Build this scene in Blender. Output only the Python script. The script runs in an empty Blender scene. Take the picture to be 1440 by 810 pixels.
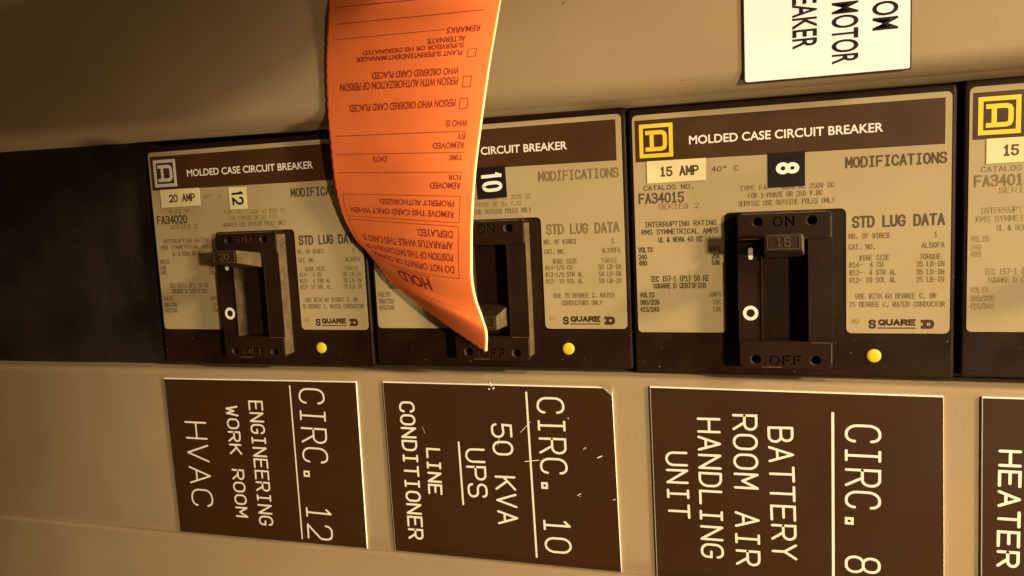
import bpy, bmesh, math, random
from mathutils import Vector, Matrix

random.seed(7)
S = bpy.context.scene
COL = S.collection

# ------------------------------------------------------------------ camera
# the panel lies in the XY plane, Z points out of the panel towards the viewer
ROT = [[0.951604, 0.048739, 0.303438], [-0.011903, 0.992449, -0.122083], [-0.307097, 0.112563, 0.944998]]
CAM = (2.781217, 0.291289, -3.110679)          # decimetres: x right, y down, z into the panel
FOC = 1122.78                                   # focal length in pixels of the 1440 px wide photograph

cam_data = bpy.data.cameras.new("camera")
cam = bpy.data.objects.new("camera", cam_data)
COL.objects.link(cam)
Dm = Matrix(((1, 0, 0), (0, -1, 0), (0, 0, -1)))
Rm = Matrix(ROT)
cam.matrix_world = Matrix.Translation(Vector((CAM[0] * .1, -CAM[1] * .1, -CAM[2] * .1))) @ (Dm @ Rm.transposed() @ Dm).to_4x4()
cam_data.sensor_width = 36.0
cam_data.lens = 36.0 * FOC / 1440.0
cam_data.clip_start = 0.005
cam_data.clip_end = 50
S.camera = cam

# ------------------------------------------------------------------ world and lamps
W = bpy.data.worlds.new("World")
S.world = W
W.use_nodes = True
nt = W.node_tree
bg = nt.nodes["Background"]
tc = nt.nodes.new("ShaderNodeTexCoord")
sx = nt.nodes.new("ShaderNodeSeparateXYZ")
mr = nt.nodes.new("ShaderNodeMapRange")
mr.inputs["From Min"].default_value = -0.6
mr.inputs["From Max"].default_value = 0.9
cr = nt.nodes.new("ShaderNodeMixRGB")
cr.inputs[1].default_value = (0.050, 0.022, 0.008, 1)   # dim side of the room
cr.inputs[2].default_value = (0.50, 0.25, 0.09, 1)      # lit ceiling side of the room
nt.links.new(tc.outputs["Generated"], sx.inputs[0])
nt.links.new(sx.outputs["X"], mr.inputs["Value"])
nt.links.new(mr.outputs[0], cr.inputs[0])
nt.links.new(cr.outputs[0], bg.inputs["Color"])
bg.inputs["Strength"].default_value = 0.33


def area(name, loc, target, size, power, color=(1, .80, .50), size_y=None):
    d = bpy.data.lights.new(name, 'AREA')
    d.energy = power
    d.color = color
    d.size = size
    if size_y:
        d.shape = 'RECTANGLE'
        d.size_y = size_y
    o = bpy.data.objects.new(name, d)
    COL.objects.link(o)
    o.location = loc
    o.rotation_euler = (Vector(target) - Vector(loc)).to_track_quat('-Z', 'Y').to_euler()
    return o


def spot(name, loc, target, power, full_angle, blend, radius, color=(1, .80, .50)):
    d = bpy.data.lights.new(name, 'SPOT')
    d.energy = power
    d.color = color
    d.spot_size = math.radians(full_angle)
    d.spot_blend = blend
    d.shadow_soft_size = radius
    o = bpy.data.objects.new(name, d)
    COL.objects.link(o)
    o.location = loc
    o.rotation_euler = (Vector(target) - Vector(loc)).to_track_quat('-Z', 'Y').to_euler()
    return o


area("key_lamp", (1.45, 0.52, 0.45), (0.25, -0.06, 0), 0.14, 24.0)
spot("ceiling_spot", (1.50, 0.06, 1.25), (0.35, -0.18, 0), 140.0, 20.8, 0.5, 0.05)
spot("upper_spot", (0.75, 1.10, 0.27), (0.30, -0.05, 0), 20.0, 26.0, 0.6, 0.06)
spot("lower_spot", (1.0, -0.66, 0.25), (0.27, -0.16, 0), 30.0, 19.0, 0.6, 0.06)

S.view_settings.view_transform = 'Standard'
S.view_settings.look = 'None'
S.view_settings.exposure = 0.0
S.view_settings.gamma = 1.0
S.view_settings.use_curve_mapping = False


# ------------------------------------------------------------------ helpers
def P(x, y, z):
    """millimetres on the panel (x right, y down, z out) to metres"""
    return (x * .001, -y * .001, z * .001)


RT = Rm.transposed()


def at(u, v, z=0.0):
    """photograph pixel at height z mm above the nameplates -> (x, y) mm"""
    d = RT @ Vector(((u - 720) / FOC, (v - 405) / FOC, 1.0))
    s = (-z * .01 - CAM[2]) / d.z
    return ((CAM[0] + s * d.x) * 100.0, (CAM[1] + s * d.y) * 100.0)


def at3(u, v, z):
    x, y = at(u, v, z)
    return (x, y, z)


def material(name, base, rough=0.5, var=0.06, vscale=60.0, bump=0.0, bscale=1500.0, spec=0.5, metal=0.0,
             dust=None, dust_scale=700.0, dust_amount=0.70, smudge=0.0):
    m = bpy.data.materials.new(name)
    m.use_nodes = True
    t = m.node_tree
    b = t.nodes["Principled BSDF"]
    b.inputs["Roughness"].default_value = rough
    b.inputs["Metallic"].default_value = metal
    b.inputs["Specular IOR Level"].default_value = spec
    co = t.nodes.new("ShaderNodeTexCoord")
    n1 = t.nodes.new("ShaderNodeTexNoise")
    n1.inputs["Scale"].default_value = vscale
    n1.inputs["Detail"].default_value = 5
    t.links.new(co.outputs["Object"], n1.inputs["Vector"])
    r = t.nodes.new("ShaderNodeValToRGB")
    r.color_ramp.elements[0].position = 0.3
    r.color_ramp.elements[1].position = 0.7
    r.color_ramp.elements[0].color = tuple(c * (1 - var) for c in base) + (1,)
    r.color_ramp.elements[1].color = tuple(min(1, c * (1 + var)) for c in base) + (1,)
    t.links.new(n1.outputs["Fac"], r.inputs["Fac"])
    out = r.outputs["Color"]
    if dust:
        n2 = t.nodes.new("ShaderNodeTexNoise")
        n2.inputs["Scale"].default_value = dust_scale
        n2.inputs["Detail"].default_value = 3
        t.links.new(co.outputs["Object"], n2.inputs["Vector"])
        r2 = t.nodes.new("ShaderNodeValToRGB")
        r2.color_ramp.elements[0].position = dust_amount
        r2.color_ramp.elements[1].position = dust_amount + 0.10
        t.links.new(n2.outputs["Fac"], r2.inputs["Fac"])
        mx = t.nodes.new("ShaderNodeMixRGB")
        mx.inputs[2].default_value = dust + (1,)
        t.links.new(r2.outputs["Color"], mx.inputs[0])
        t.links.new(out, mx.inputs[1])
        out = mx.outputs[0]
    t.links.new(out, b.inputs["Base Color"])
    if smudge:
        n3 = t.nodes.new("ShaderNodeTexNoise")
        n3.inputs["Scale"].default_value = 35
        n3.inputs["Detail"].default_value = 6
        t.links.new(co.outputs["Object"], n3.inputs["Vector"])
        mp = t.nodes.new("ShaderNodeMapRange")
        mp.inputs["From Min"].default_value = .35
        mp.inputs["From Max"].default_value = .65
        mp.inputs["To Min"].default_value = rough - smudge
        mp.inputs["To Max"].default_value = rough + smudge
        t.links.new(n3.outputs["Fac"], mp.inputs["Value"])
        t.links.new(mp.outputs[0], b.inputs["Roughness"])
    if bump:
        n4 = t.nodes.new("ShaderNodeTexNoise")
        n4.inputs["Scale"].default_value = bscale
        n4.inputs["Detail"].default_value = 3
        t.links.new(co.outputs["Object"], n4.inputs["Vector"])
        bp = t.nodes.new("ShaderNodeBump")
        bp.inputs["Strength"].default_value = bump
        bp.inputs["Distance"].default_value = 0.0004
        t.links.new(n4.outputs["Fac"], bp.inputs["Height"])
        t.links.new(bp.outputs["Normal"], b.inputs["Normal"])
    return m


M = {
    'paint': material("beige_paint", (.33, .235, .134), .48, .06, 25, .10, 900, .35, smudge=.08),
    'steel_dark': material("black_sheet", (.022, .016, .011), .5, .4, 30, .12, 500, .3, dust=(.07, .05, .03), dust_scale=300, smudge=.1),
    'void': material("dark_interior", (.006, .005, .004), .9, .1),
    'bakelite': material("black_bakelite", (.017, .007, .003), .45, .25, 90, .08, 900, .20, dust=(.08, .055, .03), dust_scale=900, dust_amount=.74, smudge=.08),
    'handle': material("black_toggle", (.026, .011, .005), .5, .3, 200, .15, 1500, .3),
    'dusty_lit': material("dusty_lit_plastic", (.100, .067, .030), .75, .35, 220, .25, 1500, .3, dust=(.15, .10, .05), dust_scale=1400, dust_amount=.56),  # dust tone with lamplight painted in, for sides facing the key lamp
    'plate': material("nameplate_beige", (.385, .295, .16), .5, .04, 40, .05, 2500, .3),
    'black_ink': material("nameplate_black", (.055, .021, .006), .5, .15, 50, .05, 1500, .35),
    'ink': material("dark_print", (.075, .045, .015), .7, .2, 400),
    'ink_mid': material("worn_print", (.18, .12, .045), .7, .25, 300),
    'ink_pale': material("faded_print", (.27, .195, .075), .7, .2, 250),
    'white_ink': material("white_print", (.80, .74, .66), .6, .04),
    'silver': material("silver_print", (.55, .50, .42), .5, .05),
    'yellow': material("yellow_print", (.78, .58, .035), .5, .04),
    'yellow_btn': material("yellow_button", (.80, .58, .03), .45, .06),
    'sticker': material("cream_sticker", (.74, .62, .34), .55, .03),
    'vinyl': material("black_vinyl", (.012, .008, .008), .4, .1, spec=.4),
    'white_vinyl': material("white_vinyl", (.85, .83, .76), .5, .02),
    'white_label': material("white_laminate", (.92, .875, .93), .4, .02, 20),
    'laminate': material("black_laminate", (.043, .0165, .0045), .45, .05, 40, .04, 800, .25, dust=(.10, .06, .03), dust_scale=900, dust_amount=.76, smudge=.03),
    'core': material("white_core", (.82, .76, .66), .6, .04, 300),
    'cream_mark': material("cream_mark", (.80, .76, .62), .5, .05),
    'mid_tone': material("mid_tone_plastic", (.055, .036, .016), .7, .4, 160, .25, 1500, .3, dust=(.10, .066, .03), dust_scale=700, dust_amount=.6),  # paler tone for the painted-lit window wall, toggle digits and frame
    'scuff': material("scuffed_paint", (.21, .145, .075), .6, .25, 300),
    'faint': material("faint_scratch", (.045, .030, .017), .6, .4, 200),
    'worn_glint': material("rubbed_edge_glint", (.13, .085, .045), .6, .4, 500),  # edge wear and painted bevel highlight in one colour
    'chip': material("chipped_edge", (.28, .22, .15), .7, .2, 600),
    'orange': material("orange_card", (.90, .20, .054), .75, .09, 45, .15, 1400, .2),
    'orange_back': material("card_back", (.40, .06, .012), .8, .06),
    'card_edge': material("card_edge", (.88, .72, .40), .8, .05),
    'red_ink': material("dark_red_print", (.27, .024, .006), .7, .1, 400),
    'white_edge_black': material("label_rim_black", (.02, .012, .01), .5, .1),
}


class MB:
    """collects polygons in millimetres and links them as one mesh object"""

    def __init__(self):
        self.v, self.f, self.m, self.s = [], [], [], []
        self.mats = []

    def mi(self, key):
        if key not in self.mats:
            self.mats.append(key)
        return self.mats.index(key)

    def face(self, pts, mat, smooth=False):
        i = len(self.v)
        self.v += [P(*p) for p in pts]
        self.f.append(list(range(i, i + len(pts))))
        self.m.append(self.mi(mat))
        self.s.append(smooth)

    def prism(self, poly, z0, z1, mat, side=None, bottom=True, smooth=False):
        """poly: (x, y) going round; extruded from z0 to z1"""
        n = len(poly)
        a = 0.0
        for i in range(n):
            a += poly[i][0] * poly[(i + 1) % n][1] - poly[(i + 1) % n][0] * poly[i][1]
        if a > 0:            # y points down: positive = clockwise from the viewer, flip
            poly = poly[::-1]
        i0 = len(self.v)
        self.v += [P(x, y, z0) for x, y in poly] + [P(x, y, z1) for x, y in poly]
        self.f.append([i0 + n + k for k in range(n)])
        self.m.append(self.mi(mat)); self.s.append(False)
        if bottom:
            self.f.append([i0 + k for k in reversed(range(n))])
            self.m.append(self.mi(side or mat)); self.s.append(False)
        for k in range(n):
            j = (k + 1) % n
            self.f.append([i0 + k, i0 + j, i0 + n + j, i0 + n + k])
            self.m.append(self.mi(side or mat)); self.s.append(smooth)

    def box(self, x0, y0, x1, y1, z0, z1, mat):
        self.prism([(x0, y0), (x1, y0), (x1, y1), (x0, y1)], z0, z1, mat)

    def frustum(self, bottom, z0, top, z1, mat):
        """bottom/top: lists of 4 (x, y) corners in the same order"""
        b = [(x, y, z0) for x, y in bottom]
        t = [(x, y, z1) for x, y in top]
        n = len(b)
        i0 = len(self.v)
        self.v += [P(*p) for p in b + t]
        fs = [[i0 + n + k for k in range(n)], [i0 + k for k in reversed(range(n))]]
        fs += [[i0 + k, i0 + (k + 1) % n, i0 + n + (k + 1) % n, i0 + n + k] for k in range(n)]
        for f in fs:
            self.f.append(f); self.m.append(self.mi(mat)); self.s.append(False)

    def build(self, name, parent=None, loc=None, bevel=0.0, segs=2, angle=40):
        me = bpy.data.meshes.new(name)
        me.from_pydata(self.v, [], self.f)
        for k in self.mats:
            me.materials.append(M[k])
        for p, mi, s in zip(me.polygons, self.m, self.s):
            p.material_index = mi
            p.use_smooth = s
        bm = bmesh.new()
        bm.from_mesh(me)
        bmesh.ops.remove_doubles(bm, verts=bm.verts, dist=1e-7) if bevel else None
        bmesh.ops.recalc_face_normals(bm, faces=bm.faces) if bevel else None
        if bevel:
            es = [e for e in bm.edges if len(e.link_faces) == 2 and e.calc_face_angle(0) > math.radians(angle)]
            bmesh.ops.bevel(bm, geom=es, offset=bevel * .001, segments=segs, profile=0.6, affect='EDGES', clamp_overlap=True)
        bm.to_mesh(me)
        bm.free()
        o = bpy.data.objects.new(name, me)
        COL.objects.link(o)
        if parent:
            o.parent = parent
        if loc:
            o.location = loc
        return o


def tag(o, label=None, cat=None, group=None, kind=None):
    if label: o["label"] = label
    if cat: o["category"] = cat
    if group: o["group"] = group
    if kind: o["kind"] = kind
    return o


def empty(name, loc):
    o = bpy.data.objects.new(name, None)
    o.empty_display_size = 0.01
    o.location = loc
    COL.objects.link(o)
    return o


def rounded(pts, n=5):
    """closed polygon, each point (x, y[, r]); corners with r become arcs"""
    out = []
    N = len(pts)
    for i, p in enumerate(pts):
        r = p[2] if len(p) > 2 else 0
        if r <= 0:
            out.append((p[0], p[1]))
            continue
        out += corner(pts[i - 1], p, pts[(i + 1) % N], r, n)
    return out


def corner(a, p, b, r, n):
    va = Vector((a[0] - p[0], a[1] - p[1])); vb = Vector((b[0] - p[0], b[1] - p[1]))
    la, lb = va.length, vb.length
    va.normalize(); vb.normalize()
    ang = va.angle(vb)
    t = min(r / math.tan(ang / 2), la, lb)
    A = Vector(p[:2]) + va * t
    B = Vector(p[:2]) + vb * t
    rr = t * math.tan(ang / 2)
    c = Vector(p[:2]) + (va + vb).normalized() * (rr / math.sin(ang / 2))
    a0 = math.atan2(A.y - c.y, A.x - c.x); a1 = math.atan2(B.y - c.y, B.x - c.x)
    d = (a1 - a0 + math.pi) % (2 * math.pi) - math.pi
    return [(c.x + rr * math.cos(a0 + d * k / n), c.y + rr * math.sin(a0 + d * k / n)) for k in range(n + 1)]


# ------------------------------------------------------------------ single stroke lettering
# glyphs on a 4 x 6 grid; a third number is a corner radius; 'w' the proportional width
def G(w, *pl):
    return (w, pl)


GL = {
    'A': G(4.4, [(0, 0), (2, 6), (4, 0)], [(.75, 2), (3.25, 2)]),
    'B': G(4, [(0, 0), (0, 6)], [(0, 6), (3.7, 6, 1.4), (3.7, 3.1, 1.4), (0, 3.1)], [(0, 3.1), (4, 3.1, 1.5), (4, 0, 1.5), (0, 0)]),
    'C': G(4.3, [(4, 4.5), (4, 6, 2), (0, 6, 2), (0, 0, 2), (4, 0, 2), (4, 1.5)]),
    'D': G(4.2, [(0, 0), (0, 6)], [(0, 6), (4, 6, 2.2), (4, 0, 2.2), (0, 0)]),
    'E': G(3.5, [(4, 6), (0, 6), (0, 0), (4, 0)], [(0, 3.1), (3.3, 3.1)]),
    'F': G(3.4, [(4, 6), (0, 6), (0, 0)], [(0, 3.1), (3.3, 3.1)]),
    'G': G(4.4, [(4, 4.5), (4, 6, 2), (0, 6, 2), (0, 0, 2), (4, 0, 1.6), (4, 2.7), (2.3, 2.7)]),
    'H': G(4.2, [(0, 0), (0, 6)], [(4, 0), (4, 6)], [(0, 3.1), (4, 3.1)]),
    'I': G(.1, [(2, 0), (2, 6)], [(.8, 6), (3.2, 6)], [(.8, 0), (3.2, 0)]),
    'J': G(3.2, [(4, 6), (4, 0, 2), (0, 0, 2), (0, 1.6)]),
    'K': G(4, [(0, 0), (0, 6)], [(4, 6), (0, 2.5)], [(1.3, 3.6), (4, 0)]),
    'L': G(3.3, [(0, 6), (0, 0), (4, 0)]),
    'M': G(5, [(0, 0), (0, 6)], [(0, 6), (2, 2)], [(2, 2), (4, 6)], [(4, 6), (4, 0)]),
    'N': G(4.3, [(0, 0), (0, 6)], [(0, 6), (4, 0)], [(4, 0), (4, 6)]),
    'O': G(4.6, [(2, 0), (4, 0, 2), (4, 6, 2), (0, 6, 2), (0, 0, 2), (2.01, 0)]),
    'P': G(3.8, [(0, 0), (0, 6), (4, 6, 1.5), (4, 2.8, 1.5), (0, 2.8)]),
    'Q': G(4.6, [(2, 0), (4, 0, 2), (4, 6, 2), (0, 6, 2), (0, 0, 2), (2.01, 0)], [(2.4, 1.5), (4.1, -.3)]),
    'R': G(4, [(0, 0), (0, 6), (4, 6, 1.5), (4, 2.9, 1.5), (0, 2.9)], [(2, 2.9), (4, 0)]),
    'S': G(3.9, [(3.9, 4.8), (3.9, 6, 1.4), (0, 6, 1.5), (0, 3.1, 1.5), (4, 3.1, 1.5), (4, 0, 1.5), (0, 0, 1.4), (0, 1.3)]),
    'T': G(3.9, [(0, 6), (4, 6)], [(2, 6), (2, 0)]),
    'U': G(4.2, [(0, 6), (0, 0, 2), (4, 0, 2), (4, 6)]),
    'V': G(4.2, [(0, 6), (2, 0)], [(2, 0), (4, 6)]),
    'W': G(5.8, [(0, 6), (1, 0)], [(1, 0), (2, 4)], [(2, 4), (3, 0)], [(3, 0), (4, 6)]),
    'X': G(4, [(0, 0), (4, 6)], [(0, 6), (4, 0)]),
    'Y': G(4, [(0, 6), (2, 3)], [(4, 6), (2, 3)], [(2, 3), (2, 0)]),
    'Z': G(4, [(0, 6), (4, 6)], [(4, 6), (0, 0)], [(0, 0), (4, 0)]),
    '0': G(3.8, [(2, 0), (4, 0, 2), (4, 6, 2), (0, 6, 2), (0, 0, 2), (2.01, 0)]),
    '1': G(2.4, [(.8, 4.9), (2, 6)], [(2, 6), (2, 0)], [(.8, 0), (3.2, 0)]),
    '2': G(3.8, [(0, 4.5), (0, 6, 1.9), (4, 6, 1.9), (4, 3.2, 1.2), (0, 0)], [(0, 0), (4, 0)]),
    '3': G(3.8, [(0, 5), (0, 6, 1.2), (4, 6, 1.4), (4, 3.2, 1.3), (1.4, 3.2)], [(1.4, 3.2), (4, 3.2, 1.4), (4, 0, 1.5), (0, 0, 1.2), (0, 1.1)]),
    '4': G(4, [(3, 0), (3, 6)], [(3, 6), (0, 2)], [(0, 2), (4, 2)]),
    '5': G(3.8, [(3.8, 6), (.3, 6), (.1, 3.4), (4, 3.6, 1.6), (4, 0, 1.7), (0, 0, 1.5), (0, 1.2)]),
    '6': G(3.8, [(3.6, 6), (1.2, 6, .8), (0, 3, 1), (0, 0, 1.7), (4, 0, 1.7), (4, 3.3, 1.5), (0, 3.3, .8), (0, 2)]),
    '7': G(3.6, [(0, 6), (4, 6)], [(4, 6), (1.4, 0)]),
    '8': G(3.8, [(2, 3.1), (3.8, 3.1, 1.4), (3.8, 6, 1.4), (.2, 6, 1.4), (.2, 3.1, 1.4), (2.01, 3.1)], [(2, 3.1), (4, 3.1, 1.5), (4, 0, 1.6), (0, 0, 1.6), (0, 3.1, 1.5), (2.01, 3.1)]),
    '9': G(3.8, [(.4, 0), (2.8, 0, .8), (4, 3, 1), (4, 6, 1.7), (0, 6, 1.7), (0, 2.7, 1.5), (4, 2.7, .8), (4, 4)]),
    '.': G(.6, [(1.7, .0), (2.3, .0), (2.3, .65), (1.7, .65), (1.7, .05)]),
    '@': G(.6, [(1.35, 0), (2.65, 0), (2.65, 1.1), (1.35, 1.1), (1.35, -.05)]),   # engraved full stop, a small square ring
    ',': G(.6, [(2.2, .6), (1.7, -1)]),
    ':': G(.6, [(2, .3), (2, 1)], [(2, 3.4), (2, 4.1)]),
    '-': G(2.6, [(.6, 3), (3.4, 3)]),
    '/': G(3, [(0, -.3), (4, 6.3)]),
    '(': G(1.5, [(2.8, 6.6), (1.4, 4.6, 1.4), (1.4, 1.2, 1.4), (2.8, -.6)]),
    ')': G(1.5, [(1.2, 6.6), (2.6, 4.6, 1.4), (2.6, 1.2, 1.4), (1.2, -.6)]),
    '#': G(4, [(1.1, 0), (1.6, 6)], [(2.6, 0), (3.1, 6)], [(.2, 2), (3.9, 2)], [(.2, 4), (3.9, 4)]),
    '&': G(4.4, [(4, 0), (.9, 4.4, .6), (.9, 6, .8), (2.9, 6, .8), (2.9, 4.2, .7), (0, 2.6, .9), (0, 0, 1.3), (2.6, 0, 1.2), (4, 2.2)]),
    "'": G(.5, [(2, 6), (2, 4.6)]),
    '*': G(1.6, [(2, 4.3), (2.9, 4.3, .8), (2.9, 6, .8), (1.1, 6, .8), (1.1, 4.3, .8), (2.01, 4.3)]),   # degree ring
    ' ': G(2.0),
}


def smooth_line(pl, n=4):
    out = []
    for i, p in enumerate(pl):
        if len(p) > 2 and 0 < i < len(pl) - 1:
            a, b = pl[i - 1], pl[i + 1]
            la = math.hypot(a[0] - p[0], a[1] - p[1]); lb = math.hypot(b[0] - p[0], b[1] - p[1])
            if i > 1 and len(a) > 2: la /= 2
            if i < len(pl) - 2 and len(b) > 2: lb /= 2
            ang = (Vector((a[0] - p[0], a[1] - p[1]))).angle(Vector((b[0] - p[0], b[1] - p[1])))
            r = min(p[2], min(la, lb) * math.tan(ang / 2) * .999)
            out += corner(a, p, b, r, n)
        else:
            out.append((p[0], p[1]))
    q = [out[0]]
    for p in out[1:]:
        if math.hypot(p[0] - q[-1][0], p[1] - q[-1][1]) > 1e-3:
            q.append(p)
    return q


def lay(text, mono, plain_i=False, gap=1.5, n=4):
    """-> list of polylines (x, y) with cap height 1 and text width 1"""
    res, x = [], 0.0
    adv = 4 / .70
    for k, ch in enumerate(text):
        w, pls = GL[ch]
        if mono:
            for pl in pls:
                res.append([(x + px, py) for px, py in smooth_line(pl, n)])
            x += adv
        else:
            for j, pl in enumerate(pls):
                if ch == 'I' and j > 0:
                    continue
                if ch == '1' and j == 2:
                    continue
                q = smooth_line(pl, n)
                if ch in 'I.,:\'':
                    q = [(x + px - 2 + w / 2, py) for px, py in q]
                elif ch in '()*':
                    q = [(x + px - 2 + w / 2, py) for px, py in q]
                else:
                    q = [(x + px * w / 4, py) for px, py in q]
                res.append(q)
            x += w + gap
    width = (x - adv + 4) if mono else (x - gap)
    if mono and len(text) == 1 and False:
        width = 4
    return [[(px / width, py / 6.0) for px, py in pl] for pl in res]


FONT_CACHE = {}


def letters(s, bold=0.0):
    """polygons of a line set in Blender's built-in face; x from 0 to 1, cap height 1"""
    key = (s, bold)
    if key not in FONT_CACHE:
        def mesh(t):
            c = bpy.data.curves.new("line", 'FONT')
            c.body = t
            c.offset = bold
            c.resolution_u = 4
            o = bpy.data.objects.new("line", c)
            COL.objects.link(o)
            me = bpy.data.meshes.new_from_object(o.evaluated_get(bpy.context.evaluated_depsgraph_get()))
            bpy.data.objects.remove(o)
            bpy.data.curves.remove(c)
            v = [tuple(p.co) for p in me.vertices]
            f = [list(p.vertices) for p in me.polygons]
            bpy.data.meshes.remove(me)
            return v, f
        hv, _ = mesh("H")
        h0, h1 = min(p[1] for p in hv), max(p[1] for p in hv)
        v, f = mesh(s)
        a, b = min(p[0] for p in v), max(p[0] for p in v)
        FONT_CACHE[key] = [[((v[i][0] - a) / (b - a), (v[i][1] - h0) / (h1 - h0)) for i in q] for q in f]
    return FONT_CACHE[key]


def set_line(mb, s, put, mat, bold=0.0):
    """put(x, y) maps the line's unit box to a point in mm"""
    for q in letters(s, bold):
        oriented(mb, [put(x, y) for x, y in q], mat)


def set_turned(mb, s, p0, p1, cap, mat, z, bold=0.0):
    d = Vector((p1[0] - p0[0], p1[1] - p0[1]))
    up = Vector((d.y, -d.x)).normalized()
    set_line(mb, s, lambda x, y: (p0[0] + d.x * x + up.x * y * cap, p0[1] + d.y * x + up.y * y * cap, z + .05), mat, bold)


LAYER = [0]


def ribbon(mb, pts, hw, mat, put, caps=False, ext=0.0, height=0.0):
    """flat stroke along pts (2D, mm); put(x, y, dz) -> (x, y, z) mm"""
    # split at sharp corners
    parts, cur = [], [pts[0]]
    for i in range(1, len(pts) - 1):
        cur.append(pts[i])
        d0 = Vector((pts[i][0] - pts[i - 1][0], pts[i][1] - pts[i - 1][1]))
        d1 = Vector((pts[i + 1][0] - pts[i][0], pts[i + 1][1] - pts[i][1]))
        if d0.length > 1e-9 and d1.length > 1e-9 and d0.angle(d1) > math.radians(100):
            parts.append(cur); cur = [pts[i]]
    cur.append(pts[-1])
    parts.append(cur)
    for pl in parts:
        if len(pl) < 2:
            continue
        shut = len(pl) > 4 and len(parts) == 1 and math.hypot(pl[0][0] - pl[-1][0], pl[0][1] - pl[-1][1]) < hw * .3
        if shut:
            pl = pl[:-1]
            pl = pl + [pl[0]]
        LAYER[0] = (LAYER[0] + 1) % 4
        dz = .04 + .012 * LAYER[0] + height
        n = len(pl)
        dirs = []
        for i in range(n - 1):
            d = Vector((pl[i + 1][0] - pl[i][0], pl[i + 1][1] - pl[i][1]))
            dirs.append(d.normalized() if d.length > 1e-9 else (dirs[-1] if dirs else Vector((1, 0))))
        Lf, Rt = [], []
        for i in range(n):
            p = Vector(pl[i])
            if shut and i in (0, n - 1):
                n0 = Vector((-dirs[-1].y, dirs[-1].x)); n1 = Vector((-dirs[0].y, dirs[0].x))
                nn = n0 + n1
                nn = n0 if nn.length < 1e-6 else nn.normalized()
                k = hw / max(.45, nn.dot(n0))
            elif i == 0:
                d = dirs[0]; nn = Vector((-d.y, d.x)); k = hw; p = p - d * ext
            elif i == n - 1:
                d = dirs[-1]; nn = Vector((-d.y, d.x)); k = hw; p = p + d * ext
            else:
                n0 = Vector((-dirs[i - 1].y, dirs[i - 1].x)); n1 = Vector((-dirs[i].y, dirs[i].x))
                nn = n0 + n1
                if nn.length < 1e-6: nn = n0
                nn.normalize()
                k = hw / max(.45, nn.dot(n0))
            Lf.append(p + nn * k); Rt.append(p - nn * k)
        for i in range(n - 1):
            q = [Rt[i], Rt[i + 1], Lf[i + 1], Lf[i]]
            oriented(mb, [put(v.x, v.y, dz) for v in q], mat)
        if caps and not shut:
            for c, d in ((Vector(pl[0]), -dirs[0]), (Vector(pl[-1]), dirs[-1])):
                a0 = math.atan2(d.y, d.x)
                fan = [(c.x + hw * math.cos(a0 + a), c.y + hw * math.sin(a0 + a)) for a in [math.pi * (k / 6 - .5) for k in range(7)]]
                oriented(mb, [put(x, y, dz) for x, y in fan], mat)
        if height:
            ring = Rt + Lf[::-1]
            for i in range(len(ring)):
                a, b = ring[i], ring[(i + 1) % len(ring)]
                mb.face([put(a.x, a.y, 0), put(b.x, b.y, 0), put(b.x, b.y, dz), put(a.x, a.y, dz)], mat)


def oriented(mb, pts, mat):
    """adds the face so that it looks out of the panel (+z)"""
    a = 0.0
    for i in range(len(pts)):
        p, q = pts[i], pts[(i + 1) % len(pts)]
        a += p[0] * q[1] - q[0] * p[1]
    mb.face(pts[::-1] if a > 0 else pts, mat)


def text(mb, s, x0, x1, yb, cap, hw, mat, z=0.0, mono=True, caps=False, gap=1.5, y1=None, height=0.0, n=4):
    """horizontal line on the panel from x0 to x1 (mm) with baseline yb"""
    w = x1 - x0
    sl = 0 if y1 is None else (y1 - yb)
    for pl in lay(s, mono, gap=gap, n=n):
        ribbon(mb, [(x0 + hw + px * (w - 2 * hw), yb + sl * px - hw - py * (cap - 2 * hw)) for px, py in pl], hw, mat,
               lambda x, y, d: (x, y, z + d), caps, 0 if caps else hw * .9, height)


def text_turned(mb, s, p0, p1, cap, hw, mat, z, mono=True, caps=True, gap=1.5, n=5):
    """line reading from p0 to p1 with the letters' tops to the right of a downward line"""
    d = Vector((p1[0] - p0[0], p1[1] - p0[1]))
    up = Vector((d.y, -d.x)).normalized()      # y is down
    for pl in lay(s, mono, gap=gap, n=n):
        pts = [(p0[0] + d.x * px + up.x * py * cap, p0[1] + d.y * px + up.y * py * cap) for px, py in pl]
        ribbon(mb, pts, hw, mat, lambda x, y, dd: (x, y, z + dd), caps, 0 if caps else hw)


def strip(mb, pts, hw, mat, z, caps=False):
    ribbon(mb, pts, hw, mat, lambda x, y, d: (x, y, z + d), caps)


def speck(mb, x, y, z, r, mat):
    n = random.randint(4, 7)
    ph = random.random() * 6
    e = random.uniform(.4, 1)
    c, s = math.cos(ph), math.sin(ph)
    pts = []
    for k in range(n):
        a = 2 * math.pi * k / n
        rr = r * random.uniform(.6, 1.2)
        u, v = rr * math.cos(a), rr * e * math.sin(a)
        pts.append((x + c * u - s * v, y + s * u + c * v))
    oriented(mb, [(p[0], p[1], z + .03) for p in pts], mat)


def join(a, b):
    """adds b's mesh to a's and removes b"""
    bm = bmesh.new()
    bm.from_mesh(a.data)
    off = len(a.data.materials)
    names = [m.name for m in a.data.materials]
    remap = []
    for m in b.data.materials:
        if m.name in names:
            remap.append(names.index(m.name))
        else:
            a.data.materials.append(m); names.append(m.name); remap.append(len(names) - 1)
    n0 = len(bm.faces)
    bm.from_mesh(b.data)
    bm.faces.ensure_lookup_table()
    for f in bm.faces[n0:]:
        f.material_index = remap[f.material_index]
    bm.to_mesh(a.data)
    bm.free()
    bpy.data.objects.remove(b)


# ------------------------------------------------------------------ the panel: covers, filler, interior
X0, X1 = -420.0, 540.0


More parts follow.
